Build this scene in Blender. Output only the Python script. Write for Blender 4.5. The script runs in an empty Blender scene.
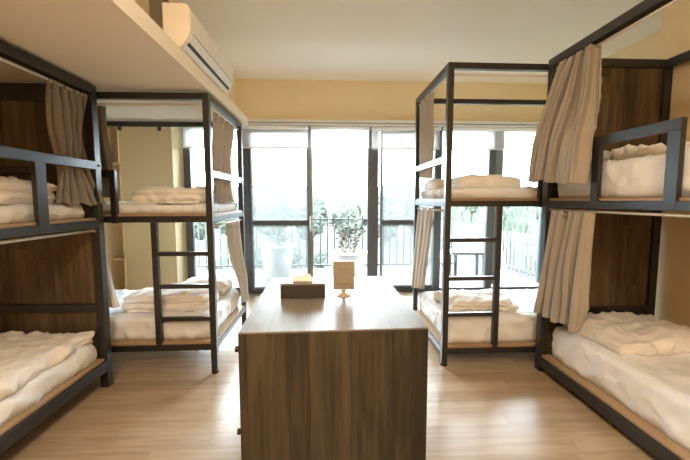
import bpy, bmesh, math, random
from mathutils import Vector, Matrix, noise
random.seed(7)
S = bpy.context.scene
COL = S.collection
PI = math.pi

# ------------------------------------------------------------------ colour / material helpers
def lin(r, g, b):
    return tuple(((c/255)/12.92 if c/255 <= .04045 else ((c/255+.055)/1.055)**2.4) for c in (r, g, b)) + (1,)

def new_mat(name):
    m = bpy.data.materials.new(name); m.use_nodes = True
    nt = m.node_tree
    return m, nt, nt.nodes['Principled BSDF']

def N(nt, kind, **kw):
    n = nt.nodes.new(kind)
    for k, v in kw.items(): setattr(n, k, v)
    return n

def coords(nt, scale=(1, 1, 1), gen='Object'):
    t = N(nt, 'ShaderNodeTexCoord'); mp = N(nt, 'ShaderNodeMapping')
    mp.inputs['Scale'].default_value = scale
    nt.links.new(t.outputs[gen], mp.inputs['Vector'])
    return mp.outputs[0]

def ramp(nt, fac, stops):
    r = N(nt, 'ShaderNodeValToRGB')
    e = r.color_ramp.elements
    e[0].position, e[0].color = stops[0]
    e[1].position, e[1].color = stops[-1]
    for p, c in stops[1:-1]:
        x = e.new(p); x.color = c
    nt.links.new(fac, r.inputs[0])
    return r.outputs[0]

def bump(nt, b, h, strength=.2, dist=.01):
    n = N(nt, 'ShaderNodeBump')
    n.inputs['Strength'].default_value = strength; n.inputs['Distance'].default_value = dist
    nt.links.new(h, n.inputs['Height']); nt.links.new(n.outputs[0], b.inputs['Normal'])

def plain(name, c, rough=.5, metal=0, nscale=0, nstr=.1, ndist=.002, var=.06, spec=.5):
    m, nt, b = new_mat(name)
    b.inputs['Roughness'].default_value = rough; b.inputs['Metallic'].default_value = metal
    b.inputs['Specular IOR Level'].default_value = spec
    col = lin(*c)
    v = coords(nt)
    n = N(nt, 'ShaderNodeTexNoise'); n.inputs['Scale'].default_value = nscale or 6
    n.inputs['Detail'].default_value = 4
    nt.links.new(v, n.inputs['Vector'])
    d = tuple(x*(1-var) for x in col[:3])+(1,)
    nt.links.new(ramp(nt, n.outputs[0], [(.35, d), (.65, col)]), b.inputs['Base Color'])
    if nscale: bump(nt, b, n.outputs[0], nstr, ndist)
    return m

def wood(name, cols, pw, pl, plank_axis, grain_axis, rough=.4, gap=.02, grain=1.0, coat=0, bstr=.15, spec=.5, pv=.42):
    """planks: width pw across plank_axis, length pl along grain_axis"""
    m, nt, b = new_mat(name)
    L = nt.links.new
    tc = N(nt, 'ShaderNodeTexCoord'); sep = N(nt, 'ShaderNodeSeparateXYZ'); L(tc.outputs['Object'], sep.inputs[0])
    def mth(op, a, c=None, d=None):
        n = N(nt, 'ShaderNodeMath', operation=op)
        for i, x in enumerate((a, c, d)):
            if x is None: continue
            if isinstance(x, (int, float)): n.inputs[i].default_value = x
            else: L(x, n.inputs[i])
        return n.outputs[0]
    u = sep.outputs['XYZ'.index(plank_axis)]; g = sep.outputs['XYZ'.index(grain_axis)]
    o = [a for a in 'XYZ' if a not in (plank_axis, grain_axis)][0]; w = sep.outputs['XYZ'.index(o)]
    up = mth('DIVIDE', u, pw); row = mth('FLOOR', up); fr = mth('FRACT', up)
    wn = N(nt, 'ShaderNodeTexWhiteNoise', noise_dimensions='1D'); L(row, wn.inputs['W'])
    gs = mth('ADD', mth('DIVIDE', g, pl), mth('MULTIPLY', wn.outputs['Value'], 7.3))
    seg = mth('FLOOR', gs); fs = mth('FRACT', gs)
    cmb = N(nt, 'ShaderNodeCombineXYZ'); L(row, cmb.inputs[0]); L(seg, cmb.inputs[1])
    wn2 = N(nt, 'ShaderNodeTexWhiteNoise', noise_dimensions='3D'); L(cmb.outputs[0], wn2.inputs['Vector'])
    rnd = wn2.outputs['Value']
    # grain noise
    c2 = N(nt, 'ShaderNodeCombineXYZ')
    L(mth('ADD', mth('MULTIPLY', u, 38), mth('MULTIPLY', rnd, 50)), c2.inputs[0])
    L(mth('MULTIPLY', g, 2.2), c2.inputs[1]); L(mth('MULTIPLY', w, 30), c2.inputs[2])
    n1 = N(nt, 'ShaderNodeTexNoise'); n1.inputs['Scale'].default_value = 1; n1.inputs['Detail'].default_value = 6
    n1.inputs['Roughness'].default_value = .62; n1.inputs['Distortion'].default_value = .4; L(c2.outputs[0], n1.inputs['Vector'])
    c3 = N(nt, 'ShaderNodeCombineXYZ')
    L(mth('ADD', mth('MULTIPLY', u, 9), mth('MULTIPLY', rnd, 31)), c3.inputs[0])
    L(mth('MULTIPLY', g, 1.1), c3.inputs[1]); L(mth('MULTIPLY', w, 6), c3.inputs[2])
    n2 = N(nt, 'ShaderNodeTexNoise'); n2.inputs['Scale'].default_value = 1; n2.inputs['Detail'].default_value = 3
    n2.inputs['Distortion'].default_value = 1.2
    L(c3.outputs[0], n2.inputs['Vector'])
    f = mth('ADD', mth('MULTIPLY', rnd, pv), mth('ADD', mth('MULTIPLY', n1.outputs[0], .55*grain), mth('MULTIPLY', n2.outputs[0], .5*grain)))
    f = mth('SUBTRACT', f, .5*grain-.5+pv/2)
    colr = ramp(nt, f, [(.12, lin(*cols[0])), (.5, lin(*cols[1])), (.88, lin(*cols[2]))])
    # gaps
    e = mth('MINIMUM', mth('MINIMUM', fr, mth('SUBTRACT', 1.0, fr)), mth('MULTIPLY', mth('MINIMUM', fs, mth('SUBTRACT', 1.0, fs)), pl/pw))
    ga = mth('LESS_THAN', e, gap)
    mix = N(nt, 'ShaderNodeMix', data_type='RGBA'); mix.inputs[0].default_value = 0
    L(mth('MULTIPLY', ga, .55), mix.inputs[0]); L(colr, mix.inputs[6])
    mix.inputs[7].default_value = tuple(x*.35 for x in lin(*cols[0])[:3])+(1,)
    L(mix.outputs[2], b.inputs['Base Color'])
    b.inputs['Roughness'].default_value = rough
    b.inputs['Specular IOR Level'].default_value = spec
    if coat:
        b.inputs['Coat Weight'].default_value = coat; b.inputs['Coat Roughness'].default_value = .12
    bump(nt, b, mth('SUBTRACT', n1.outputs[0], mth('MULTIPLY', ga, .8)), bstr, .002)
    return m

def fabric(name, c, c2, weave=700, rough=.9, slub=0.0, trans=0.0):
    m, nt, b = new_mat(name)
    L = nt.links.new
    v = coords(nt, (1, 1, .5) if slub else (1, 1, 1))
    n = N(nt, 'ShaderNodeTexNoise'); n.inputs['Scale'].default_value = 300 if slub else 9; n.inputs['Detail'].default_value = 5
    L(v, n.inputs['Vector'])
    L(ramp(nt, n.outputs[0], [(.3, lin(*c2)), (.7, lin(*c))]), b.inputs['Base Color'])
    b.inputs['Roughness'].default_value = rough; b.inputs['Specular IOR Level'].default_value = .2
    b.inputs['Sheen Weight'].default_value = .15
    w = N(nt, 'ShaderNodeTexNoise'); w.inputs['Scale'].default_value = weave; w.inputs['Detail'].default_value = 2
    L(coords(nt), w.inputs['Vector'])
    bump(nt, b, w.outputs[0], .25, .001)
    if trans:
        out = nt.nodes['Material Output']
        t = N(nt, 'ShaderNodeBsdfTranslucent'); t.inputs[0].default_value = lin(*c)
        mx = N(nt, 'ShaderNodeMixShader'); mx.inputs[0].default_value = trans
        L(b.outputs[0], mx.inputs[1]); L(t.outputs[0], mx.inputs[2]); L(mx.outputs[0], out.inputs[0])
    return m

def thin(name, c, opacity, trans=.5, gloss=0.0):
    """sheer sheet: part see-through, part white cloth"""
    m, nt, b = new_mat(name)
    L = nt.links.new; out = nt.nodes['Material Output']
    nt.nodes.remove(b)
    tr = N(nt, 'ShaderNodeBsdfTransparent')
    d = N(nt, 'ShaderNodeBsdfDiffuse'); d.inputs[0].default_value = lin(*c)
    t = N(nt, 'ShaderNodeBsdfTranslucent'); t.inputs[0].default_value = lin(*c)
    m1 = N(nt, 'ShaderNodeMixShader'); m1.inputs[0].default_value = trans
    L(d.outputs[0], m1.inputs[1]); L(t.outputs[0], m1.inputs[2])
    m2 = N(nt, 'ShaderNodeMixShader'); m2.inputs[0].default_value = opacity
    L(tr.outputs[0], m2.inputs[1]); L(m1.outputs[0], m2.inputs[2]); L(m2.outputs[0], out.inputs[0])
    return m

def glass_mat():
    m, nt, b = new_mat('window_glass')
    L = nt.links.new; out = nt.nodes['Material Output']; nt.nodes.remove(b)
    tr = N(nt, 'ShaderNodeBsdfTransparent'); tr.inputs[0].default_value = (.96, .98, .97, 1)
    g = N(nt, 'ShaderNodeBsdfGlossy'); g.inputs['Roughness'].default_value = .02
    f = N(nt, 'ShaderNodeFresnel'); f.inputs[0].default_value = 1.45
    mx = N(nt, 'ShaderNodeMixShader')
    L(f.outputs[0], mx.inputs[0]); L(tr.outputs[0], mx.inputs[1]); L(g.outputs[0], mx.inputs[2]); L(mx.outputs[0], out.inputs[0])
    return m

M = {}
M['metal'] = plain('charcoal_metal', (40, 38, 36), .34, 0, 60, .03, .0003, .1, .6)
M['frame'] = plain('dark_aluminium', (92, 97, 101), .35, .3, 0)
M['greyframe'] = plain('grey_aluminium', (128, 134, 138), .35, .4, 0)
M['rod'] = plain('white_rod', (225, 220, 212), .3, .0)
M['chrome'] = plain('brushed_steel', (190, 188, 184), .25, .9)
M['panel'] = wood('walnut_panel', [(34, 27, 18), (69, 56, 38), (108, 89, 63)], .11, 1.3, 'X', 'Z', .5, .01, 1.5, bstr=.3)
M['desk'] = wood('desk_plank_wood', [(18, 16, 11), (40, 36, 27), (74, 66, 50)], .088, 8.0, 'X', 'Z', .4, .012, 1.7, bstr=.35, pv=.6)
M['desk_side'] = wood('desk_side_wood', [(22, 19, 15), (42, 36, 28), (70, 61, 48)], .088, 8.0, 'Y', 'Z', .4, .012, 1.1)
M['desk_top'] = wood('desk_top_wood_sheen', [(104, 97, 87), (124, 117, 106), (142, 135, 124)], .088, 3.0, 'X', 'Y', .36, .01, .8, bstr=.05)  # same wood as the front, paler: window reflection put into the colour
M['floor'] = wood('oak_laminate', [(128, 104, 78), (170, 147, 118), (198, 178, 150)], .13, 1.2, 'Y', 'X', .30, .006, 1.15, bstr=.04, spec=.6, pv=.16)
M['ply'] = wood('pale_plywood', [(140, 112, 82), (162, 134, 102), (180, 154, 122)], .5, 3.0, 'X', 'Y', .5, .0, .5)
M['wall'] = plain('yellow_wall_paint', (240, 221, 181), .85, 0, 180, .08, .001, .04, .3)
M['ceil'] = plain('cream_ceiling_paint', (243, 238, 230), .9, 0, 150, .06, .001, .03, .3)
M['soffit'] = plain('cream_soffit_paint', (240, 232, 216), .9, 0, 150, .06, .001, .03, .3)
M['white'] = plain('white_trim', (238, 238, 236), .5, 0)
M['acwhite'] = plain('ac_plastic', (238, 232, 222), .35, 0)
M['dark'] = plain('dark_slot', (20, 20, 20), .6, 0)
M['sheet'] = fabric('white_sheet', (238, 240, 242), (230, 232, 234))
M['duvet'] = fabric('white_duvet', (244, 240, 234), (234, 229, 222))
M['linen'] = fabric('beige_linen', (196, 187, 174), (176, 167, 155), 900, .95, 1, .22)
M['linen_grey'] = fabric('grey_linen', (158, 153, 147), (138, 133, 127), 900, .95, 1, .15)
M['linen_pale'] = fabric('pale_linen', (212, 202, 190), (194, 184, 170), 900, .95, 1, .4)
M['glass'] = glass_mat()
M['blind'] = thin('blind_cloth', (245, 245, 245), .72, .55)
M['screen'] = thin('screen_mesh', (160, 162, 162), .42, .6)
M['box'] = plain('olive_brown_leather', (54, 49, 41), .5, 0, 90, .1, .001)
M['boxtop'] = plain('box_top_sheen', (120, 112, 98), .35, 0, 90, .1, .001)  # paler than the body: light reflected off the top is in the colour
M['tissue'] = fabric('tissue_paper', (246, 246, 246), (236, 236, 236))
M['card'] = plain('kraft_card', (154, 142, 126), .6, 0)
M['ink'] = plain('brown_ink', (92, 76, 58), .6, 0)
M['gold'] = plain('pale_brass', (200, 178, 146), .4, .3)
M['knob'] = plain('bronze_knob', (60, 45, 34), .35, .7)
M['tile'] = plain('pale_terrace_tile', (74, 74, 73), .6, 0, 4)
M['pot'] = plain('white_pot', (226, 226, 224), .5, 0, 20)
M['soil'] = plain('potting_soil', (70, 56, 44), .9, 0, 40)
M['rail'] = plain('grey_green_railing', (58, 62, 62), .5, .2)
M['railw'] = plain('white_painted_fence', (84, 85, 87), .5, 0)
M['bench'] = plain('grey_bench_wood', (66, 70, 75), .6, 0)
M['bark'] = plain('tree_bark', (112, 98, 82), .9, 0, 10)
M['leaf'] = plain('tree_foliage', (66, 72, 60), .9, 0, 3, .6, .2, .3)
M['leaf2'] = plain('dull_foliage', (56, 62, 52), .9, 0, 3, .6, .2, .3)
M['woods'] = plain('distant_woods', (60, 65, 55), .95, 0, 1.2, .6, .3, .35)
M['plant'] = plain('plant_leaves', (50, 56, 46), .6, 0, 12, .1, .002, .3)
M['grass'] = plain('meadow_grass', (56, 61, 46), .95, 0, .3, .1, .05, .25)
M['niche'] = plain('shelf_laminate', (232, 208, 168), .7, 0)

# ------------------------------------------------------------------ geometry helpers
class MB:
    def __init__(s): s.bm = bmesh.new()
    def box(s, a, b):
        a, b = [min(p, q) for p, q in zip(a, b)], [max(p, q) for p, q in zip(a, b)]
        v = [s.bm.verts.new((x, y, z)) for z in (a[2], b[2]) for y in (a[1], b[1]) for x in (a[0], b[0])]
        for f in ((0, 2, 3, 1), (4, 5, 7, 6), (0, 1, 5, 4), (2, 6, 7, 3), (0, 4, 6, 2), (1, 3, 7, 5)):
            s.bm.faces.new([v[i] for i in f])
        return s
    def tube(s, p, q, r, n=12, r2=None):
        p, q = Vector(p), Vector(q); d = (q-p).normalized()
        u = d.orthogonal().normalized(); w = d.cross(u); r2 = r if r2 is None else r2
        A = [s.bm.verts.new(p+(u*math.cos(2*PI*i/n)+w*math.sin(2*PI*i/n))*r) for i in range(n)]
        B = [s.bm.verts.new(q+(u*math.cos(2*PI*i/n)+w*math.sin(2*PI*i/n))*r2) for i in range(n)]
        for i in range(n): s.bm.faces.new((A[i], A[(i+1) % n], B[(i+1) % n], B[i]))
        s.bm.faces.new(A[::-1]); s.bm.faces.new(B)
        return s
    def lathe(s, c, prof, n=28):
        rings = []
        for r, z in prof:
            rings.append([s.bm.verts.new((c[0]+r*math.cos(2*PI*i/n), c[1]+r*math.sin(2*PI*i/n), c[2]+z)) for i in range(n)])
        for a, b in zip(rings, rings[1:]):
            for i in range(n): s.bm.faces.new((a[i], a[(i+1) % n], b[(i+1) % n], b[i]))
        s.bm.faces.new(rings[0][::-1]); s.bm.faces.new(rings[-1])
        return s
    def prism(s, pts, y0, y1):
        """polygon in XZ extruded along Y"""
        A = [s.bm.verts.new((x, y0, z)) for x, z in pts]; B = [s.bm.verts.new((x, y1, z)) for x, z in pts]
        n = len(pts)
        for i in range(n): s.bm.faces.new((A[i], A[(i+1) % n], B[(i+1) % n], B[i]))
        s.bm.faces.new(A[::-1]); s.bm.faces.new(B)
        return s
    def torus(s, c, R, r, axis='Y', n=20, k=8):
        g = []
        for i in range(n):
            a = 2*PI*i/n; row = []
            for j in range(k):
                b = 2*PI*j/k; rr = R+r*math.cos(b); h = r*math.sin(b)
                p = (rr*math.cos(a), h, rr*math.sin(a)) if axis == 'Y' else (h, rr*math.cos(a), rr*math.sin(a))
                row.append(s.bm.verts.new((c[0]+p[0], c[1]+p[1], c[2]+p[2])))
            g.append(row)
        for i in range(n):
            for j in range(k):
                s.bm.faces.new((g[i][j], g[(i+1) % n][j], g[(i+1) % n][(j+1) % k], g[i][(j+1) % k]))
        return s

def obj(name, mb, mat, parent=None, bevel=0, smooth=False, seg=2):
    me = bpy.data.meshes.new(name)
    bm = mb.bm if isinstance(mb, MB) else mb
    bmesh.ops.recalc_face_normals(bm, faces=bm.faces[:])
    off = Vector((0, 0, 0))
    if parent is not None:
        p = parent
        while p is not None:
            off += p.location; p = p.parent
    else:
        # origin at the base centre
        co = [v.co for v in bm.verts]
        lo = Vector([min(c[i] for c in co) for i in range(3)]); hi = Vector([max(c[i] for c in co) for i in range(3)])
        off = Vector(((lo.x+hi.x)/2, (lo.y+hi.y)/2, lo.z))
    bmesh.ops.translate(bm, verts=bm.verts[:], vec=-off)
    bm.to_mesh(me); bm.free()
    o = bpy.data.objects.new(name, me); COL.objects.link(o)
    me.materials.append(M[mat] if isinstance(mat, str) else mat)
    if parent is None: o.location = off
    else: o.parent = parent
    if smooth:
        for p in me.polygons: p.use_smooth = True
    if bevel:
        b = o.modifiers.new('bevel', 'BEVEL'); b.width = bevel; b.segments = seg; b.limit_method = 'ANGLE'
    return o

def tag(o, label=None, cat=None, group=None, kind=None):
    if label: o['label'] = label
    if cat: o['category'] = cat
    if group: o['group'] = group
    if kind: o['kind'] = kind
    return o

def thing(name, label, cat, loc, group=None):
    o = bpy.data.objects.new(name, None); COL.objects.link(o); o.location = loc
    o.empty_display_size = .1
    return tag(o, label, cat, group)

def struct(name, mb, mat, label=None, bevel=0):
    o = obj(name, mb, mat, None, bevel); o['kind'] = 'structure'
    if label: o['label'] = label
    return o

def struct_empty(name, loc, label=None):
    o = bpy.data.objects.new(name, None); COL.objects.link(o); o.location = loc; o['kind'] = 'structure'
    if label: o['label'] = label
    return o

def nz(x, y, z): return noise.noise(Vector((x, y, z)))

def ridge(x, y, z):
    v = 1-abs(nz(x, y, z))*2.2
    return max(v, 0)**2

def soft(a, b, r, seed, step=.022, wr=.008, low=.015, layers=1, crease=.02, ang=.5, taper=0, droop=0, out=0.0):
    """rounded cloth-covered block between corners a and b with wrinkles; layers = folds seen on the sides"""
    wr *= 1.55
    a, b = Vector([min(p, q) for p, q in zip(a, b)]), Vector([max(p, q) for p, q in zip(a, b)]); c = (a+b)/2; h = (b-a)/2
    r = min(r, h.x*.98, h.y*.98, h.z*.98)
    bm = bmesh.new()
    cnt = [max(4, int(2*h[i]/step)) for i in range(3)]
    cnt[2] = max(cnt[2], 10*layers)
    key = {}
    so = seed*13.7
    ca, sa = math.cos(ang), math.sin(ang)
    def vert(i, j, k):
        if (i, j, k) in key: return key[(i, j, k)]
        p = Vector((h.x*(2*i/cnt[0]-1), h.y*(2*j/cnt[1]-1), h.z*(2*k/cnt[2]-1)))
        q = Vector([max(-(h[n]-r), min(h[n]-r, p[n])) for n in range(3)])
        d = p-q
        d = d.normalized() if d.length > 1e-9 else Vector((0, 0, 0))
        w = q+d*r
        X, Y, Z = w+c
        u = X*ca+Y*sa; v = -X*sa+Y*ca
        top = max(d.z, 0)
        side = math.sqrt(d.x*d.x+d.y*d.y)
        zz = (p.z/h.z+1)/2
        wx = nz(u*2.3+so, v*2.3, 1)*.35; wy = nz(u*2.3, v*2.3+so, 7)*.35
        e = wr*(ridge(u*2.6+so+wx, v*8+so+wy, Z*4)**2-.3) + wr*.8*(ridge(u*8+so+wx*3, v*4-so+wy*3, Z*8+so)**2-.3)
        e += wr*.5*(ridge(u*15+wx*5, v*11+so+wy*5, Z*13)-.3)
        e += wr*.8*side*(ridge((X+Y)*5+Z*6+so, Z*3+wx*4, so)**2-.3)
        w = w+d*e
        w.z += low*top*(nz(X*2.4+so, Y*2.4, so)+.5*nz(X*5+so, Y*5, so))*1.6
        if k == 0: w.z = -h.z
        if layers > 1:
            ph = zz*layers+.25*nz(X*2+so, Y*2, 0)
            cr = abs(math.sin(PI*ph))
            w += Vector((d.x, d.y, 0))*(-crease*(1-math.sqrt(cr)))
            ly = min(layers-1, int(max(ph, 0)))
            w += Vector((d.x, d.y, 0))*(nz(ly*7.1+so, 3+X*1.5, Y*1.5)*crease*.9*cr)
        if out: w += Vector((d.x, d.y, 0))*out*(nz(X*3+so, Y*3, 1)+.5*nz(X*8+so, Y*8, 4)-.4)
        if taper: w.x *= 1-taper*zz*zz; w.y *= 1-taper*zz*zz
        if droop: w.z -= droop*top*((abs(p.x)/h.x)**3+(abs(p.y)/h.y)**3)*.5
        key[(i, j, k)] = bm.verts.new(w+c)
        return key[(i, j, k)]
    nx, ny, nzc = cnt
    for k in (0, nzc):
        for i in range(nx):
            for j in range(ny): bm.faces.new((vert(i, j, k), vert(i+1, j, k), vert(i+1, j+1, k), vert(i, j+1, k)))
    for j in (0, ny):
        for i in range(nx):
            for k in range(nzc): bm.faces.new((vert(i, j, k), vert(i+1, j, k), vert(i+1, j, k+1), vert(i, j, k+1)))
    for i in (0, nx):
        for j in range(ny):
            for k in range(nzc): bm.faces.new((vert(i, j, k), vert(i, j+1, k), vert(i, j+1, k+1), vert(i, j, k+1)))
    return bm

def cat(pts, t):
    """Catmull-Rom through pts, t in 0..1"""
    n = len(pts)-1; x = min(max(t, 0), 1)*n; i = min(int(x), n-1); f = x-i
    P = [Vector(pts[max(0, min(n, i+k))]) for k in (-1, 0, 1, 2)]
    return .5*((2*P[1])+(-P[0]+P[2])*f+(2*P[0]-5*P[1]+4*P[2]-P[3])*f*f+(-P[0]+3*P[1]-3*P[2]+P[3])*f**3)

def curtain(name, label, L, R, folds, amps, normal, mat, seed=1, rows=60, cols=None, rings=None, group=None, hem=.0, skew=.0):
    cols = cols or folds*14
    nrm = Vector(normal)
    bm = bmesh.new(); g = []
    for j in range(rows+1):
        t = j/rows
        l, r = cat(L, t), cat(R, t)
        am = cat([(a, 0, 0) for a in amps], t).x
        row = []
        for i in range(cols+1):
            s = i/cols
            ph = s*folds+skew*t*math.sin(PI*s)+.30*nz(t*1.6+seed, s*3, seed)+.22*nz(s*7, seed, t*1.5)
            wv = 1.2-2.3*abs(math.sin(PI*ph))**.65+.22*math.sin(6*PI*ph+seed)
            loc = am*(1+.55*nz(s*6+seed*3, t*1.2, 2))
            p = l.lerp(r, s)
            tang = (r-l).normalized()
            p = p+nrm*(wv*loc)+tang*(math.sin(4*PI*ph)*loc*.35)
            p.z += hem*t*t*nz(s*5, seed, 9)
            row.append(bm.verts.new(p))
        g.append(row)
    for j in range(rows):
        for i in range(cols): bm.faces.new((g[j][i], g[j][i+1], g[j+1][i+1], g[j+1][i]))
    if rings:
        root = thing(name, label, 'curtain', (L[-1][0], L[-1][1], L[-1][2]), group)
        o = obj('curtain_cloth', bm, mat, root, smooth=True)
        for k in range(rings):
            p = cat(L, 0).lerp(cat(R, 0), (k+.5)/rings)
            mb = MB(); mb.torus((p.x, p.y, p.z-.025), .02, .004, 'Y', 18, 6)
            obj('eyelet', mb, 'chrome', root, smooth=True)
    else:
        o = obj(name, bm, mat, None, smooth=True); tag(o, label, 'curtain', group)
        root = o
    s = o.modifiers.new('thick', 'SOLIDIFY'); s.thickness = .004; s.offset = 0
    return root

# ------------------------------------------------------------------ ROOM
WL, WR, YF, YN, HC = -2.95, 3.36, 5.25, -3.0, 3.1
struct('floor', MB().box((WL-.1, YN-.1, -.12), (WR+.1, 5.36, 0)), 'floor')
struct('ceiling', MB().box((WL-.1, YN-.1, HC), (WR+.1, 5.4, HC+.1)), 'ceil')
struct('wall_left', MB().box((WL-.1, YN-.1, 0), (WL, 5.4, HC)), 'wall')
struct('wall_right', MB().box((WR, YN-.1, 0), (WR+.1, 5.4, HC)), 'wall')
struct('wall_bay', MB().box((2.70, YN, 0), (WR, 2.83, HC)), 'wall', 'yellow wall projecting behind the near right bunk')
struct('wall_near', MB().box((WL, YN-.1, 0), (WR, YN, HC)), 'wall')
struct('wall_far', MB().box((WL, YF-.05, 2.53), (WR, YF+.15, HC)), 'wall', 'yellow wall above the windows')
# partition pier beside the window
struct('wall_pier', MB().box((-2.76, 4.9, 0), (-2.07, 5.4, 2.53)), 'wall', 'yellow pier left of the windows')
# lowered soffit over the left bunks, with the upper wall the air conditioner hangs on
struct('trim_1', MB().box((WL, YN, 2.222), (-.885, 4.1, 2.318)), 'soffit', 'cream lowered ceiling slab over the left bunks')
struct('wall_upper', MB().box((-1.37, YN, 2.32), (-1.27, 4.1, HC)).box((-1.37, 4.1, 2.53), (-1.27, YF-.05, HC)), 'wall', 'yellow upper wall set back above the soffit')
struct('trim_2', MB().box((-1.085, 2.33, 2.32), (-1.0, 3.28, 2.66)), plain('shaded_pier_paint', (112, 104, 90), .85), 'pier coloured as in shade, the air conditioner is fixed to it')  # grey brown colour stands in for shade on the wall end

# ------------------------------------------------------------------ WINDOWS
GY = 5.3
def pane(parent, x0, x1, z0, z1, y=GY):
    return obj('glass_pane', MB().box((x0, y-.004, z0), (x1, y+.004, z1)), 'glass', parent)
def bars(parent, lst, mat='frame', name='window_frame', bev=.004):
    mb = MB()
    for a, b in lst: mb.box(a, b)
    return obj(name, mb, mat, parent, bev)

w1 = struct_empty('window_1', (-1.66, GY, 0), 'tall dark framed window behind the left bunk')
bars(w1, [((-2.07, 5.26, 0), (-1.97, 5.34, 2.5)), ((-1.97, 5.26, 0), (-1.24, 5.34, .09)), ((-1.97, 5.26, 2.42), (-1.24, 5.34, 2.5))])
pane(w1, -1.97, -1.24, .09, 2.42)
d1 = struct_empty('door_1', (0.2, GY, 0), 'glazed sliding door onto the terrace')
bars(d1, [((-1.24, 5.24, 0), (-1.125, 5.36, 2.5)), ((-1.125, 5.24, 0), (1.60, 5.36, .05)), ((-1.125, 5.24, 2.42), (1.60, 5.36, 2.5)), ((1.60, 5.24, 0), (1.72, 5.36, 2.5))], name='door_frame')
lf = bars(d1, [((-1.125, 5.25, .05), (-1.09, 5.29, 2.42)), ((-.30, 5.25, .05), (-.262, 5.29, 2.42)), ((-1.09, 5.25, .05), (-.30, 5.29, .10)), ((-1.09, 5.25, 2.37), (-.30, 5.29, 2.42)), ((-1.09, 5.25, 1.02), (-.30, 5.29, 1.105))], name='door_leaf')
pane(d1, -1.09, -.30, .10, 2.37, 5.272)
bars(d1, [((-.262, 5.25, .05), (-.212, 5.30, 2.42))], 'greyframe', 'door_stile')
bars(d1, [((.60, 5.25, .05), (.675, 5.29, 2.42)), ((.675, 5.26, .05), (.765, 5.30, 2.42))], name='door_stile')
bars(d1, [((.795, 5.25, .05), (.83, 5.29, 2.42)), ((.83, 5.25, .05), (1.60, 5.29, .10)), ((.83, 5.25, 1.02), (1.60, 5.29, 1.105)), ((.83, 5.25, 2.37), (1.60, 5.29, 2.42))], name='door_leaf', mat='frame')
pane(d1, .83, 1.60, .10, 2.37, 5.272)
hd = MB(); hd.box((-.262+.0, 5.20, .93), (-.24, 5.222, 1.16)).box((-.258, 5.21, .95), (-.244, 5.25, .965)).box((-.258, 5.21, 1.125), (-.244, 5.25, 1.14))
obj('door_handle', hd, 'white', d1, .003)
w2 = struct_empty('window_2', (2.4, GY, 0), 'tall dark framed window behind the right bunk')
bars(w2, [((2.44, 5.26, 0), (2.54, 5.34, 2.5)), ((1.72, 5.26, 0), (2.44, 5.34, .04)), ((2.56, 5.26, 0), (WR, 5.34, .04)), ((1.72, 5.26, 2.42), (2.44, 5.34, 2.5)), ((2.56, 5.26, 2.42), (WR, 5.34, 2.5)), ((WR-.06, 5.26, .09), (WR, 5.34, 2.42))])
bars(w2, [((2.54, 5.25, .09), (2.66, 5.30, 2.42))], 'greyframe', 'window_stile')
pane(w2, 1.72, 2.44, .04, 2.42); pane(w2, 2.66, WR-.06, .04, 2.42)

# sheer insect screens in front of the left and right door leaves
for x0, x1, lb in ((-1.10, -.275, 'sheer white insect screen over the left door leaf'), (.80, 1.60, 'sheer white insect screen over the right door leaf')):
    t = thing('insect_screen', lb, 'screen', ((x0+x1)/2, 5.225, .05), 'insect screens of the sliding door')
    obj('screen_mesh', MB().box((x0, 5.224, .06), (x1, 5.2255, 2.42)), 'screen', t)
    mb = MB(); mb.box((x0-.012, 5.218, .05), (x0, 5.232, 2.42)).box((x1, 5.218, .05), (x1+.012, 5.232, 2.42))
    obj('screen_edge', mb, 'greyframe', t)

# blind track and three roller blinds
t = thing('blind_track', 'white track along the top of the windows', 'blind track', (.5, 5.15, 2.42))
obj('track_body', MB().box((-2.05, 5.10, 2.455), (3.3, 5.195, 2.528)), 'white', t, .004)
obj('track_groove', MB().box((-1.98, 5.094, 2.474), (3.28, 5.102, 2.486)), 'greyframe', t)
for x0, x1, lb in ((-2.04, -1.30, 'white roller blind rolled short, leftmost, behind the left bunk'),
                   (-1.27, -.262, 'white roller blind rolled short over the left door leaf'),
                   (-.235, .62, 'white roller blind rolled short over the clear middle pane'),
                   (.645, 1.66, 'white roller blind rolled short over the right door leaf'),
                   (1.69, 3.30, 'wide white roller blind rolled short, rightmost, behind the right bunk')):
    t = thing('roller_blind', lb, 'blind', ((x0+x1)/2, 5.16, 2.13), 'roller blinds on the windows')
    obj('roller', MB().tube((x0, 5.15, 2.425), (x1, 5.15, 2.425), .028, 16), 'white', t, smooth=True)
    obj('blind_cloth', MB().box((x0+.01, 5.176, 2.15), (x1-.01, 5.178, 2.42)), 'blind', t)
    obj('bottom_bar', MB().box((x0+.01, 5.168, 2.13), (x1-.01, 5.186, 2.152)), 'white', t, .003)

# built-in shelf in the left corner
t = thing('shelf_unit', 'tan built-in shelf niche in the corner behind the left bunk', 'shelf', (-2.86, 5.1, 0))
obj('back_panel', MB().box((-2.945, 5.23, 0), (-2.765, 5.25, 2.5)), 'niche', t)
for z in (.02, .57, 1.23, 1.87, 2.47): obj('shelf', MB().box((-2.945, 4.93, z), (-2.765, 5.23, z+.035)), 'niche', t, .002)

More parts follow.
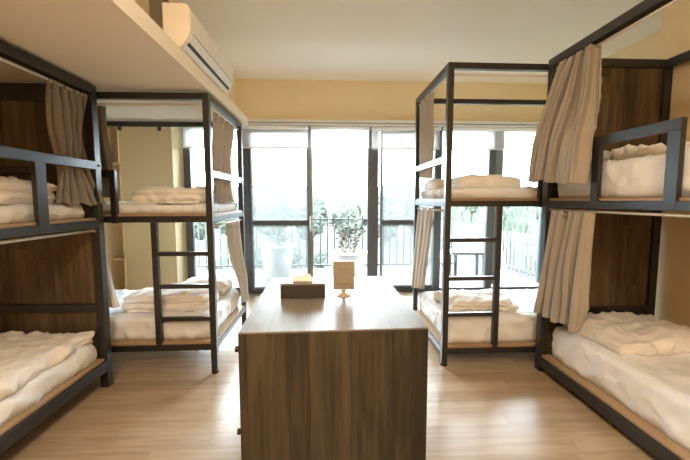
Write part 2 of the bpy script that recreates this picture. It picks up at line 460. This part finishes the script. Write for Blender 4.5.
# ------------------------------------------------------------------ BUNK BEDS
BG = 'black metal bunk beds'
def near_bed(side, H, up, lo, T, gz, label, y0, y1, gy, xbar):
    """long side along the aisle. side=-1 left; up/lo = underside of upper/lower side rail; T rail height"""
    xa = -1.64 if side < 0 else 1.72
    w = 1.03 if side < 0 else .96; P = .06; xi = xa+side*w
    t = thing('bunk_bed', label, 'bunk bed', ((xa+xi)/2, (y0+y1)/2, 0), BG)
    def bx(name, a, b, m='metal', bev=.003, par=None): return obj(name, MB().box(a, b), m, par or t, bev)
    for px in (xa, xi-side*P):
        for py in (y0, y1-P): bx('post', (px, py, 0), (px+side*P, py+P, H))
    g = .0
    for z, h, nm in ((H-P, P, 'top_rail'), (up, T, 'deck_rail'), (lo, .08, 'base_rail')):
        for px in (xa, xi-side*P): bx(nm, (px, y0+P, z), (px+side*P, y1-P, z+h))
        for py in (y0, y1-P): bx(nm, (xa+side*P, py, z), (xi-side*P, py+P, z+h))
    for z in (up+T, lo+.08):
        bx('slat_board', (xa+side*.015, y0+P+.005, z), (xi-side*.01, y1-P-.005, z+.018), 'ply', .002)
    # end panel boards and their crossbars
    for z0, z1 in ((lo+.085, up), (up+T+.02, H-P)):
        bx('end_panel', (xa+side*P, y1-.035, z0), (xi-side*P, y1-.02, z1), 'panel', 0)
    for z in xbar: bx('crossbar', (xa+side*P, y1-P, z), (xi-side*P, y1-.036, z+.06))
    # guard rail on the aisle side
    mb = MB()
    for a, b in gy: mb.box((xa-side*.002, a, up+.005), (xa+side*.026, b, gz))
    ga = gy[0][0]; gb = gy[-1][1]
    mb.box((xa-side*.003, ga, gz), (xa+side*.027, y1-.0, gz+.058))
    gr = obj('guard_rail', mb, 'metal', t, .002)
    obj('bolt', MB().tube((xa-side*.002, y1-.03, gz+.03), (xa-side*.012, y1-.03, gz+.03), .009, 8), 'dark', gr)
    for z in (H-.085, up-.022):
        r = obj('curtain_rod', MB().tube((xa+side*.03, y0+P, z), (xa+side*.03, y1-P, z), .009, 12), 'rod', t, smooth=True)
        obj('rod_bracket', MB().tube((xa+side*.03, y1-P-.012, z), (xa+side*.03, y1-P, z), .018, 14), 'chrome', r)
    return t

near_bed(-1, 2.205, 1.205, .13, .05, 1.615, 'black metal bunk bed at the left edge, near the camera', .74, 2.675, [(1.20, 1.27), (2.09, 2.165)], (.58, 1.58, 2.09))
near_bed(1, 2.475, 1.342, .045, .048, 1.740, 'black metal bunk bed at the right edge, near the camera', .74, 2.75, [(1.66, 1.73), (2.175, 2.235)], (.47, 1.60))

def far_bed(side, H, up, lo, T, rungs, gz, stile, label, y0, y1, upr):
    xa = -.893 if side < 0 else .958
    P = .048; xi = -2.85 if side < 0 else 2.97
    t = thing('bunk_bed', label, 'bunk bed', ((xa+xi)/2, (y0+y1)/2, 0), BG)
    def bx(name, a, b, m='metal', bev=.003, par=None): return obj(name, MB().box(a, b), m, par or t, bev)
    for px in (xa, xi-side*P):
        for py in (y0, y1-P): bx('post', (px, py, 0), (px+side*P, py+P, H))
    for z, h, nm in ((H-P, P, 'top_rail'), (up, T, 'deck_rail'), (lo, .048, 'base_rail')):
        for px in (xa, xi-side*P): bx(nm, (px, y0+P, z), (px+side*P, y1-P, z+h))
        for py in (y0, y1-P): bx(nm, (xa+side*P, py, z), (xi-side*P, py+P, z+h))
    for z in (up+T, lo+.048):
        bx('slat_board', (xa+side*.01, y0+.012, z), (xi-side*P, y1-.01, z+.018), 'ply', .002)
    # guard rail across the short aisle end
    bx('guard_rail', (xa+side*.004, y0+P, gz), (xa+side*.034, y1-P, gz+.058))
    # long guard on the front, its end upright near the neighbouring bunk
    mb = MB(); mb.box((upr, y0-.005, up-.005), (upr+side*.042, y0+.03, gz-.0))
    mb.box((upr, y0-.005, gz), (xi-side*P, y0+.03, gz+.05))
    mb.box((xi-side*(P+.055), y0-.005, up), (xi-side*P, y0+.03, gz))
    obj('guard_rail', mb, 'metal', t, .002)
    # ladder
    l = obj('ladder', MB().box((stile, y0, lo+.05), (stile-side*.044, y0+.04, up)), 'metal', t, .003)
    for z in rungs: bx('rung', (stile-side*.044, y0+.004, z), (xa+side*P, y0+.036, z+.034), par=l)
    for z in (H-.075, up-.035):
        r = obj('curtain_rod', MB().tube((xa+side*.028, y0+P, z), (xa+side*.028, y1-P, z), .009, 12), 'rod', t, smooth=True)
        obj('rod_bracket', MB().tube((xa+side*.028, y0+P, z), (xa+side*.028, y0+P+.012, z), .018, 14), 'chrome', r)
    # thin rod under the front top rail
    r = obj('curtain_rod', MB().tube((xa+side*P, y0+.03, H-.085), (xi-side*P, y0+.03, H-.085), .009, 12), 'rod', t, smooth=True)
    if side < 0:
        for hx in (-2.13, -1.73): bx('hook', (hx-.018, y1-P+.005, H-P-.045), (hx+.018, y1-P+.02, H-P))
    for px in (xa+side*P/2, xi-side*P/2):
        for py in (y0+P/2, y1-P/2): obj('foot_cap', MB().tube((px, py, 0), (px, py, .012), .03, 14), 'dark', t)
    return t

far_bed(-1, 2.205, 1.225, .195, .048, (.96, .70, .435), 1.575, -1.368, 'black metal bunk bed with ladder, left, by the window', 2.79, 3.85, -1.612)
far_bed(1, 2.475, 1.342, .10, .048, (1.05, .728, .42), 1.70, 1.437, 'black metal bunk bed with ladder, right, by the window', 2.82, 3.86, 1.735)

# ------------------------------------------------------------------ BEDDING
MG = 'white bunk mattresses'; DG = 'white duvets and pillows'
def mattress(a, b, seed, label, **kw):
    o = obj('mattress', soft(a, b, .055, seed, wr=.009, low=.006, ang=.9, **kw), 'sheet', None, smooth=True)
    return tag(o, label, 'mattress', MG)
def duvet(a, b, seed, label, r=.06, name='duvet', **kw):
    o = obj(name, soft(a, b, r, seed, **kw), 'duvet', None, smooth=True)
    return tag(o, label, name, DG)

# near left
mattress((-1.675, .82, .229), (-2.60, 2.607, .365), 1, 'white sheeted mattress, lower deck of the near left bunk')
duvet((-1.685, 1.0, .365), (-2.58, 2.59, .452), 2, 'white duvet spread over the lower left near mattress', r=.045, wr=.015, low=.016, ang=1.0, out=.03)
mattress((-1.70, .82, 1.274), (-2.60, 2.60, 1.375), 3, 'white sheeted mattress, upper deck of the near left bunk')
duvet((-1.72, 1.30, 1.377), (-2.5, 2.42, 1.525), 4, 'white folded duvet on the upper deck of the near left bunk', r=.05, wr=.014, low=.02, layers=2, crease=.035, ang=.2, out=.03, droop=.02)
# near right
mattress((1.785, .82, .144), (2.61, 2.68, .40), 5, 'white sheeted mattress, lower deck of the near right bunk', step=.02)
duvet((1.84, 2.06, .40), (2.60, 2.67, .495), 6, 'white folded duvet at the head of the lower right near bed', wr=.014, low=.03, ang=.3, out=.04)
mattress((1.775, .82, 1.41), (2.61, 2.68, 1.645), 7, 'white sheeted mattress, upper deck of the near right bunk')
duvet((1.86, 1.75, 1.645), (2.6, 2.62, 1.725), 8, 'white folded duvet on the upper deck of the near right bunk', r=.035, wr=.016, low=.02, ang=.1, out=.05)
# far left
mattress((-.95, 2.85, .262), (-2.78, 3.80, .46), 9, 'white sheeted mattress, lower deck of the left window bunk')
duvet((-.99, 2.92, .46), (-1.74, 3.38, .60), 10, 'white folded duvet, lower deck of the left window bunk', wr=.012, low=.02, layers=2, crease=.03, droop=.05, out=.05)
duvet((-.98, 3.42, .46), (-1.50, 3.78, .61), 11, 'white pillow behind the duvet, lower left window bunk', r=.075, name='pillow', wr=.008, droop=.06, out=.03)
mattress((-.95, 2.85, 1.292), (-2.78, 3.80, 1.37), 12, 'white sheeted mattress, upper deck of the left window bunk')
duvet((-.99, 2.88, 1.37), (-1.60, 3.42, 1.50), 13, 'white folded duvet, upper deck of the left window bunk', r=.05, wr=.014, low=.02, layers=2, crease=.03, ang=.2, out=.05, droop=.02)
duvet((-.97, 3.46, 1.37), (-1.40, 3.78, 1.47), 14, 'white pillow behind the duvet, upper left window bunk', r=.05, name='pillow', wr=.008, droop=.04)
# far right
mattress((1.012, 2.875, .167), (2.9, 3.81, .40), 15, 'white sheeted mattress, lower deck of the right window bunk')
duvet((1.05, 2.95, .40), (1.72, 3.48, .515), 16, 'white folded duvet, lower deck of the right window bunk', wr=.014, low=.025, layers=2, crease=.025, ang=.8, droop=.05, out=.05)
mattress((1.012, 2.875, 1.41), (2.9, 3.81, 1.50), 17, 'white sheeted mattress, upper deck of the right window bunk')
duvet((1.10, 2.95, 1.50), (1.71, 3.30, 1.605), 18, 'white pillow-like folded duvet, upper deck of the right window bunk', r=.052, wr=.006, droop=.05, out=.05)
duvet((1.02, 3.38, 1.50), (1.5, 3.75, 1.61), 19, 'white pillow at the aisle end, upper right window bunk', r=.05, name='pillow', wr=.006, droop=.04)

# ------------------------------------------------------------------ CURTAINS
CG = 'linen bunk curtains'
curtain('curtain', 'grey linen curtain hung on the upper deck of the near left bunk',
        [(-1.672, 2.26, 2.125), (-1.69, 2.30, 1.88), (-1.705, 2.36, 1.60), (-1.70, 2.32, 1.37)],
        [(-1.672, 2.61, 2.125), (-1.69, 2.60, 1.85), (-1.692, 2.59, 1.63), (-1.622, 2.665, 1.37)],
        5, [.014, .030, .024, .014], (1, 0, 0), 'linen_grey', 3, rings=4, group=CG, hem=.04)
curtain('curtain', 'beige linen curtain swept aside over the rail of the upper near right bunk',
        [(1.745, 2.60, 2.40), (1.71, 2.66, 2.13), (1.66, 2.73, 1.85), (1.635, 2.775, 1.55)],
        [(1.745, 2.28, 2.40), (1.705, 2.21, 2.08), (1.66, 2.20, 1.78), (1.64, 2.19, 1.495)],
        4, [.034, .055, .048, .030], (1, .15, 0), 'linen', 5, rows=80, cols=120, rings=5, group=CG, hem=.05, skew=.9)
curtain('curtain', 'beige linen curtain hanging over the lower deck of the near right bunk',
        [(1.74, 2.66, 1.315), (1.72, 2.68, .95), (1.705, 2.70, .62), (1.70, 2.715, .50)],
        [(1.74, 2.23, 1.315), (1.735, 2.25, .98), (1.73, 2.25, .70), (1.73, 2.27, .49)],
        5, [.016, .028, .034, .034], (1, 0, 0), 'linen', 8, rows=60, cols=100, rings=4, group=CG, hem=.03)
curtain('curtain', 'pale linen curtain on the upper deck end of the left window bunk',
        [(-.925, 2.99, 2.12), (-.935, 2.98, 1.75), (-.94, 3.05, 1.45), (-.94, 3.15, 1.38)],
        [(-.925, 3.62, 2.12), (-.935, 3.50, 1.75), (-.94, 3.52, 1.45), (-.94, 3.68, 1.38)],
        6, [.008, .014, .014, .01], (1, 0, 0), 'linen_pale', 11, rings=4, group=CG)
curtain('curtain', 'pale linen curtain on the lower deck end of the left window bunk',
        [(-.925, 3.25, 1.19), (-.91, 3.36, .85), (-.885, 3.52, .55), (-.875, 3.60, .34)],
        [(-.925, 3.72, 1.19), (-.90, 3.74, .85), (-.878, 3.83, .55), (-.87, 3.87, .30)],
        5, [.008, .012, .010, .008], (1, 0, 0), 'linen_pale', 13, rings=3, group=CG)
curtain('curtain', 'pale linen curtain on the upper deck end of the right window bunk',
        [(.985, 3.79, 2.41), (.99, 3.78, 2.1), (.995, 3.76, 1.63)],
        [(.985, 3.28, 2.41), (.99, 3.30, 2.1), (.995, 3.36, 1.60)],
        4, [.006, .010, .010], (1, 0, 0), 'linen_pale', 15, rings=3, group=CG)
curtain('curtain', 'pale linen curtain on the lower deck end of the right window bunk',
        [(.985, 3.78, 1.32), (.965, 3.80, .95), (.94, 3.83, .42)],
        [(.985, 3.24, 1.32), (.97, 3.30, .95), (.945, 3.38, .52)],
        4, [.006, .010, .010], (1, 0, 0), 'linen_pale', 17, rings=3, group=CG)
curtain('curtain', 'brown grey curtain strip, upper left, between the two left bunks',
        [(-1.80, 2.87, 2.12), (-1.80, 2.87, 1.8), (-1.78, 2.87, 1.42)],
        [(-1.70, 2.87, 2.12), (-1.69, 2.87, 1.8), (-1.65, 2.87, 1.42)],
        2, [.008, .012, .012], (0, 1, 0), 'linen_grey', 19, cols=40, group=CG)
curtain('curtain', 'white curtain strip, lower left, gathered between the two left bunks',
        [(-1.80, 2.83, 1.20), (-1.80, 2.82, .9), (-1.78, 2.81, .55)],
        [(-1.745, 2.83, 1.20), (-1.72, 2.82, .9), (-1.645, 2.80, .56)],
        2, [.006, .010, .014], (0, 1, 0), 'sheet', 21, cols=40, group=CG)

# ------------------------------------------------------------------ DESK / ISLAND
dk = thing('storage_desk', 'dark plank-fronted wooden counter in the middle of the room', 'counter', (.0, 1.97, 0))
X0, X1, Y0, Y1, HD = -.385, .422, 1.448, 2.488, .85
obj('front_panel', MB().box((X0, Y0, 0), (X1, Y0+.02, HD-.0075)), 'desk', dk, .0015)
obj('back_panel', MB().box((X0, Y1-.02, 0), (X1, Y1, HD-.02)), 'desk', dk, .0015)
obj('side_panel', MB().box((X1-.02, Y0+.021, 0), (X1, Y1-.021, HD-.02)), 'desk_side', dk, .0015)
obj('carcass', MB().box((X0+.02, Y0+.022, 0), (X1-.022, Y1-.022, HD-.03)), 'desk_side', dk)
# top with softly rounded far corners
bm = bmesh.new(); R_ = .05; pts = [(X0, Y0+.0005), (X1, Y0+.0005)]
for cx, cy, a0 in ((X1-R_, Y1-R_, 0), (X0+R_, Y1-R_, PI/2)):
    for i in range(9): a = a0+PI/2*i/8; pts.append((cx+R_*math.cos(a), cy+R_*math.sin(a)))
A = [bm.verts.new((x, y, HD-.007)) for x, y in pts]; B = [bm.verts.new((x, y, HD)) for x, y in pts]
n = len(pts)
for i in range(n): bm.faces.new((A[i], A[(i+1) % n], B[(i+1) % n], B[i]))
bm.faces.new(A[::-1]); bm.faces.new(B)
obj('top', bm, 'desk_top', dk, .0015)
for z0, z1, kz in ((.02, .30, .16), (.31, .57, .385), (.58, .825, .76)):
    d = obj('drawer', MB().box((X0, Y0+.022, z0), (X0+.018, Y1-.022, z1)), 'desk_side', dk, .002)
    for ky in (Y0+.05, Y1-.15):
        kb = MB(); kb.tube((X0, ky, kz), (X0-.012, ky, kz), .006, 12); kb.tube((X0-.010, ky, kz), (X0-.024, ky, kz), .012, 16, .014)
        obj('knob', kb, 'knob', d, .001, True)
dk.rotation_euler.z = math.radians(1.3)

# tissue box
tb = thing('tissue_box', 'dark olive-brown tissue box with a white tissue on the counter', 'tissue box', (-.138, 1.985, .85))
obj('box_body', MB().box((-.262, 1.935, .851), (-.014, 2.055, .926)), 'box', tb, .004)
obj('box_lid', MB().box((-.262, 1.935, .9265), (-.014, 2.055, .936)), 'boxtop', tb, .003)
obj('slot_rim', MB().box((-.20, 1.975, .9362), (-.08, 2.015, .939)), 'chrome', tb, .001)
bm = bmesh.new(); g = []
for j in range(15):
    row = []
    for i in range(25):
        u, v = i/24, j/14
        x = -.195+.11*u+.008*nz(v*3, u*2, 4); y = 1.995+.05*(v-.5)*(1+.4*nz(u*3, 1, 2))
        z = .9385+.032*math.sin(PI*v)*(.45+.9*abs(nz(u*4.2, v*1.5, 3.3))+.3*math.sin(PI*u))
        row.append(bm.verts.new((x, y, z)))
    g.append(row)
for j in range(14):
    for i in range(24): bm.faces.new((g[j][i], g[j][i+1], g[j+1][i+1], g[j+1][i]))
tt = obj('tissue', bm, 'tissue', tb, smooth=True)
tt.modifiers.new('s', 'SOLIDIFY').thickness = .001

# small standing sign
sg = thing('table_sign', 'small beige card on a round brass foot, on the counter', 'sign', (.092, 1.985, .85))
obj('foot', MB().lathe((.092, 1.985, .8505), [(.040, 0), (.041, .003), (.034, .007), (.014, .012), (.009, .020), (.013, .030), (.017, .038)]), 'gold', sg, smooth=True)
obj('card', MB().box((.034, 1.981, .889), (.150, 1.986, 1.048)), 'card', sg, .001)
ff = MB().box((.031, 1.979, .886), (.034, 1.989, 1.051)).box((.150, 1.979, .886), (.153, 1.989, 1.051)).box((.034, 1.979, .886), (.150, 1.989, .889)).box((.034, 1.979, 1.048), (.150, 1.989, 1.051))
obj('card_frame', ff, 'gold', sg)
mk = MB()
for i in range(10):   # curved underline stroke printed on the card
    u = i/10; x = .055+.075*u
    mk.box((x, 1.9802, .922-.006*math.sin(PI*u)-.0015), (x+.0078, 1.9808, .922-.006*math.sin(PI*u)+.0022))
for x0, x1, z in ((.075, .112, .988), (.066, .120, 1.004)):
    mk.box((x0, 1.9802, z), (x1, 1.9808, z+.0015))
obj('printed_mark', mk, 'ink', sg)

# ------------------------------------------------------------------ AIR CONDITIONER
ac = thing('air_conditioner', 'white wall air conditioner high on the left above the soffit', 'air conditioner', (-.92, 2.8, 2.33))
prof = [(-1.0, 2.335), (-1.0, 2.60), (-.88, 2.60), (-.862, 2.596), (-.848, 2.586), (-.839, 2.572), (-.835, 2.55), (-.838, 2.43), (-.858, 2.385), (-.895, 2.340), (-.93, 2.333)]
obj('body', MB().prism(prof, 2.305, 3.305), 'acwhite', ac, .010, seg=3)
obj('front_panel', MB().prism([(-.834, 2.432), (-.831, 2.55), (-.835, 2.575), (-.846, 2.590), (-.86, 2.60), (-.862, 2.596), (-.84, 2.57), (-.836, 2.55), (-.839, 2.434)], 2.312, 3.298), 'acwhite', ac, .001)
obj('louver', MB().prism([(-.832, 2.428), (-.853, 2.386), (-.862, 2.388), (-.842, 2.431)], 2.345, 3.27), 'white', ac, .001)
obj('vent_slot', MB().prism([(-.8570, 2.3810), (-.872, 2.362), (-.878, 2.364), (-.862, 2.385)], 2.35, 3.26), 'dark', ac)
obj('vent_slot', MB().prism([(-.8335, 2.431), (-.830, 2.434), (-.833, 2.437), (-.8375, 2.434)], 2.35, 3.26), 'greyframe', ac)
obj('lower_lip', MB().prism([(-.870, 2.364), (-.893, 2.3365), (-.90, 2.338), (-.876, 2.366)], 2.345, 3.27), 'white', ac, .001)

# ------------------------------------------------------------------ TERRACE
struct('terrace_floor', MB().box((-6, 5.36, -.12), (2.6, 7.15, -.005)).box((2.6, 5.36, -.12), (3.66, 9.6, -.005)), 'tile', 'pale terrace floor outside the windows')
tr = thing('railing', 'grey green metal picket railing along the terrace edge', 'railing', (-1.0, 7.0, 0))
obj('top_rail', MB().box((-5, 6.975, 1.0), (2.6, 7.025, 1.03)), 'rail', tr)
obj('bottom_rail', MB().box((-5, 6.98, .08), (2.6, 7.02, .11)), 'rail', tr)
k = 0; x = -4.9
while x < 2.6:
    tall = k % 6 == 0
    obj('picket', MB().box((x-.012, 6.988, 0 if tall else .11), (x+.012, 7.012, 1.12 if tall else 1.08)), 'rail', tr)
    x += .14; k += 1
fn = thing('picket_fence', 'white picket fence at the right side of the terrace', 'fence', (3.5, 7.3, 0))
P0, P1 = Vector((3.42, 9.4, 0)), Vector((3.60, 5.5, 0))
for z in (.62, .10):
    mb = MB(); mb.tube(P0+Vector((0, 0, z)), P1+Vector((0, 0, z)), .022, 4); obj('fence_rail', mb, 'railw', fn)
for i in range(32):
    p = P0.lerp(P1, i/31)
    obj('picket', MB().box((p.x-.035, p.y-.032, 0), (p.x-.02, p.y+.032, .78)), 'railw', fn)
bn = thing('bench', 'low grey table on the terrace, seen under the right window bunk', 'table', (2.5, 6.2, 0))
obj('bench_top', MB().box((2.17, 5.98, .43), (2.86, 6.40, .48)), 'bench', bn, .004)
for px in (2.23, 2.75):
    for py in (6.02, 6.32): obj('leg', MB().box((px, py, 0), (px+.05, py+.05, .43)), 'bench', bn)

def planter(x, y, r, h, lab, seed, spread, tall, nl):
    t = thing('planter', lab, 'plant pot', (x, y, 0), 'white plant pots on the terrace')
    obj('pot', MB().lathe((x, y, -.004), [(r*.62, 0), (r*.72, .03), (r*.92, h*.6), (r, h*.93), (r*1.04, h*.94), (r*1.04, h), (r*.93, h), (r*.92, h-.05)]), 'pot', t, smooth=True)
    rnd = random.Random(seed)
    st = MB(); lv = MB()
    for i in range(nl):
        a = rnd.uniform(0, 2*PI); d = rnd.uniform(.2, 1)*spread; hh = rnd.uniform(.35, 1)*tall
        base = Vector((x+math.cos(a)*r*.3, y+math.sin(a)*r*.3, h-.06)); tip = Vector((x+math.cos(a)*d, y+math.sin(a)*d*.8, h+hh))
        prev = base
        for q in range(1, 6):
            f = q/5; p = base.lerp(tip, f)+Vector((0, 0, .12*tall*math.sin(PI*f)))+Vector((nz(f*3, i, 1), nz(f*3, i, 5), 0))*.05
            st.tube(prev, p, .008*(1.15-f), 5)
            for w in range(4):
                dv = Vector((rnd.uniform(-1, 1), rnd.uniform(-1, 1), rnd.uniform(-.3, .9))).normalized()
                c = prev.lerp(p, rnd.random()); L_ = rnd.uniform(.05, .10); sd = dv.cross(Vector((rnd.random(), rnd.random(), .3))).normalized()*L_*.22
                vs = [lv.bm.verts.new(v) for v in (c, c+dv*L_*.5+sd, c+dv*L_, c+dv*L_*.5-sd)]
                lv.bm.faces.new(vs)
            prev = p
    obj('stem', st, 'bark', t); f_ = obj('foliage', lv, 'plant', t)
    return t
planter(-.90, 6.35, .29, .60, 'white plant pot behind the left door leaf', 3, .25, .25, 8)
planter(.38, 6.35, .33, .46, 'white plant pot with a spindly plant behind the middle pane', 5, .38, .75, 14)

# land and trees beyond
gm = bmesh.new(); g = []
for j in range(31):
    row = []
    for i in range(41):
        x = -90+180*i/40; y = 12+88*(j/30)**1.4
        z = -4.2+max(0, (y-30))*.055+.6*nz(x*.05, y*.05, 2)+(max(0, y-55)*.05)*(1+nz(x*.03, 3, 1))
        row.append(gm.verts.new((x, y, z)))
    g.append(row)
for j in range(30):
    for i in range(40): gm.faces.new((g[j][i], g[j][i+1], g[j+1][i+1], g[j+1][i]))
struct('meadow', gm, 'grass', 'pale green meadow and rise beyond the terrace')

def crown(c, rx, rz, seed):
    bm = bmesh.new(); bmesh.ops.create_icosphere(bm, subdivisions=5, radius=1)
    for v in bm.verts:
        p = v.co.copy()
        d = 1+.30*nz(p.x*1.6+seed, p.y*1.6, p.z*1.6)+.20*nz(p.x*4+seed, p.y*4, p.z*4)+.16*nz(p.x*9+seed, p.y*9, p.z*9)+.12*nz(p.x*19+seed, p.y*19, p.z*19)
        v.co = Vector((c[0]+p.x*rx*d, c[1]+p.y*rx*d, c[2]+p.z*rz*d))
    return bm
def tree(x, y, zb, h, w, seed, mat, label, group):
    t = thing('tree', label, 'tree', (x, y, zb), group)
    obj('trunk', MB().tube((x, y, zb-.5), (x, y, zb+h*.5), .18, 8, .1), 'bark', t)
    obj('foliage', crown((x, y, zb+h*.6), w, h*.45, seed), mat, t, smooth=True)
rnd = random.Random(11)
# wooded hillside far behind: nobody could count its trees
wm = bmesh.new(); g = []
for j in range(71):
    row = []
    for i in range(301):
        y = 56+26*j/70; x = -45+115*i/300
        hgt = -2.8+6.0*math.sin(min(1, j/45)*PI/2)+1.0*nz(x*.06, 2, 3)
        z = hgt+1.1*abs(nz(x*.55, y*.55, 1))*1.6+.5*nz(x*1.6, y*1.6, 5)+.3*nz(x*4, y*4, 2)
        row.append(wm.verts.new((x+.3*nz(x*2, y*2, 9), y, z)))
    g.append(row)
for j in range(70):
    for i in range(300): wm.faces.new((g[j][i], g[j][i+1], g[j+1][i+1], g[j+1][i]))
o = obj('wooded_hillside', wm, 'woods', None, smooth=True)
tag(o, 'pale hazy wooded hillside along the skyline beyond the terrace', 'woods', None, 'stuff')
q = 0
for row, (y, n_) in enumerate(((40, 10), (48, 11))):
    for i in range(n_):
        x = (-.38+.98*(i+.5*(row % 2))/(n_-1))*y*.98
        zb = -4.2+(y-30)*.055+.2; q += 1
        tree(x, y+rnd.uniform(-.8, .8), zb, rnd.uniform(3.4, 4.8)+row*.6, 1.5, q*3.3, 'leaf' if q % 2 else 'leaf2', 'pale hazy tree in the line of woods beyond the terrace', 'trees of the far woods')
for row, (y, n_) in enumerate(((16, 3), (20.5, 4))):
    for i in range(n_):
        x = (.33+.36*(i+.5*row)/n_)*y; q += 1
        tree(x, y, -4.0, rnd.uniform(4.8, 5.4), .66+.08*row, 90+q*2.1, 'leaf' if q % 3 else 'leaf2', 'leafy tree close behind the white fence, right of the door', 'trees close behind the white fence')
for i in range(11):
    y = 21+(i % 2)*5; x = (-.30+.44*i/11)*y
    s_ = rnd.uniform(1.1, 1.5)
    o = obj('bush', crown((x, y, -3.9+s_*.6), s_*.5, s_*.72, 50+i*1.7), 'leaf2', None, smooth=True)
    tag(o, 'rounded green bush on the meadow below the terrace', 'bush', 'bushes on the meadow')

# ------------------------------------------------------------------ LIGHT
w = bpy.data.worlds.new('World'); S.world = w; w.use_nodes = True
bg = w.node_tree.nodes['Background']; bg.inputs[0].default_value = (.78, .90, 1.0, 1); bg.inputs[1].default_value = 17.0

def area(name, loc, rot, sx, sy, power, color, portal=False):
    l = bpy.data.lights.new(name, 'AREA'); l.shape = 'RECTANGLE'; l.size = sx; l.size_y = sy; l.energy = power; l.color = color
    o = bpy.data.objects.new(name, l); COL.objects.link(o); o.location = loc; o.rotation_euler = rot
    if portal: l.cycles.is_portal = True
    return o
area('window_portal', (.64, 5.45, 1.25), (-PI/2, 0, 0), 5.5, 2.5, 1, (1, 1, 1), True)
WARM = (1, .82, .62)
for x, y, p in ((-.1, -1.5, 70), (.1, .7, 14)):
    area('ceiling_lamp', (x, y, 3.07), (0, 0, 0), .7, .7, p, WARM)

# ------------------------------------------------------------------ CAMERA
f_px, yaw, pit, roll = 352.38, .05037, .08592, -.00115
cy, sy = math.cos(yaw), math.sin(yaw); cp, sp = math.cos(pit), math.sin(pit); cr, sr = math.cos(roll), math.sin(roll)
A_ = Matrix(((cy, -sy, 0), (0, 0, -1), (sy, cy, 0)))
B_ = Matrix(((1, 0, 0), (0, cp, -sp), (0, sp, cp)))
C_ = Matrix(((cr, -sr, 0), (sr, cr, 0), (0, 0, 1)))
Mc = C_ @ B_ @ A_
rot = Matrix((Mc[0], -Mc[1], -Mc[2])).transposed()
cam = bpy.data.cameras.new('Camera'); co = bpy.data.objects.new('Camera', cam); COL.objects.link(co)
co.matrix_world = Matrix.Translation((0, 0, 1.4)) @ rot.to_4x4()
cam.sensor_width = 36; cam.lens = 36*f_px/690; cam.clip_start = .05; cam.clip_end = 500
S.camera = co
S.view_settings.view_transform = 'Standard'; S.view_settings.look = 'None'; S.view_settings.gamma = 1
S.view_settings.use_curve_mapping = False; S.view_settings.exposure = 0.97
S.cycles.use_denoising = True
S.cycles.max_bounces = 10; S.cycles.diffuse_bounces = 6; S.cycles.transparent_max_bounces = 24
S.cycles.sample_clamp_indirect = 6
S.cycles.caustics_reflective = False; S.cycles.caustics_refractive = False
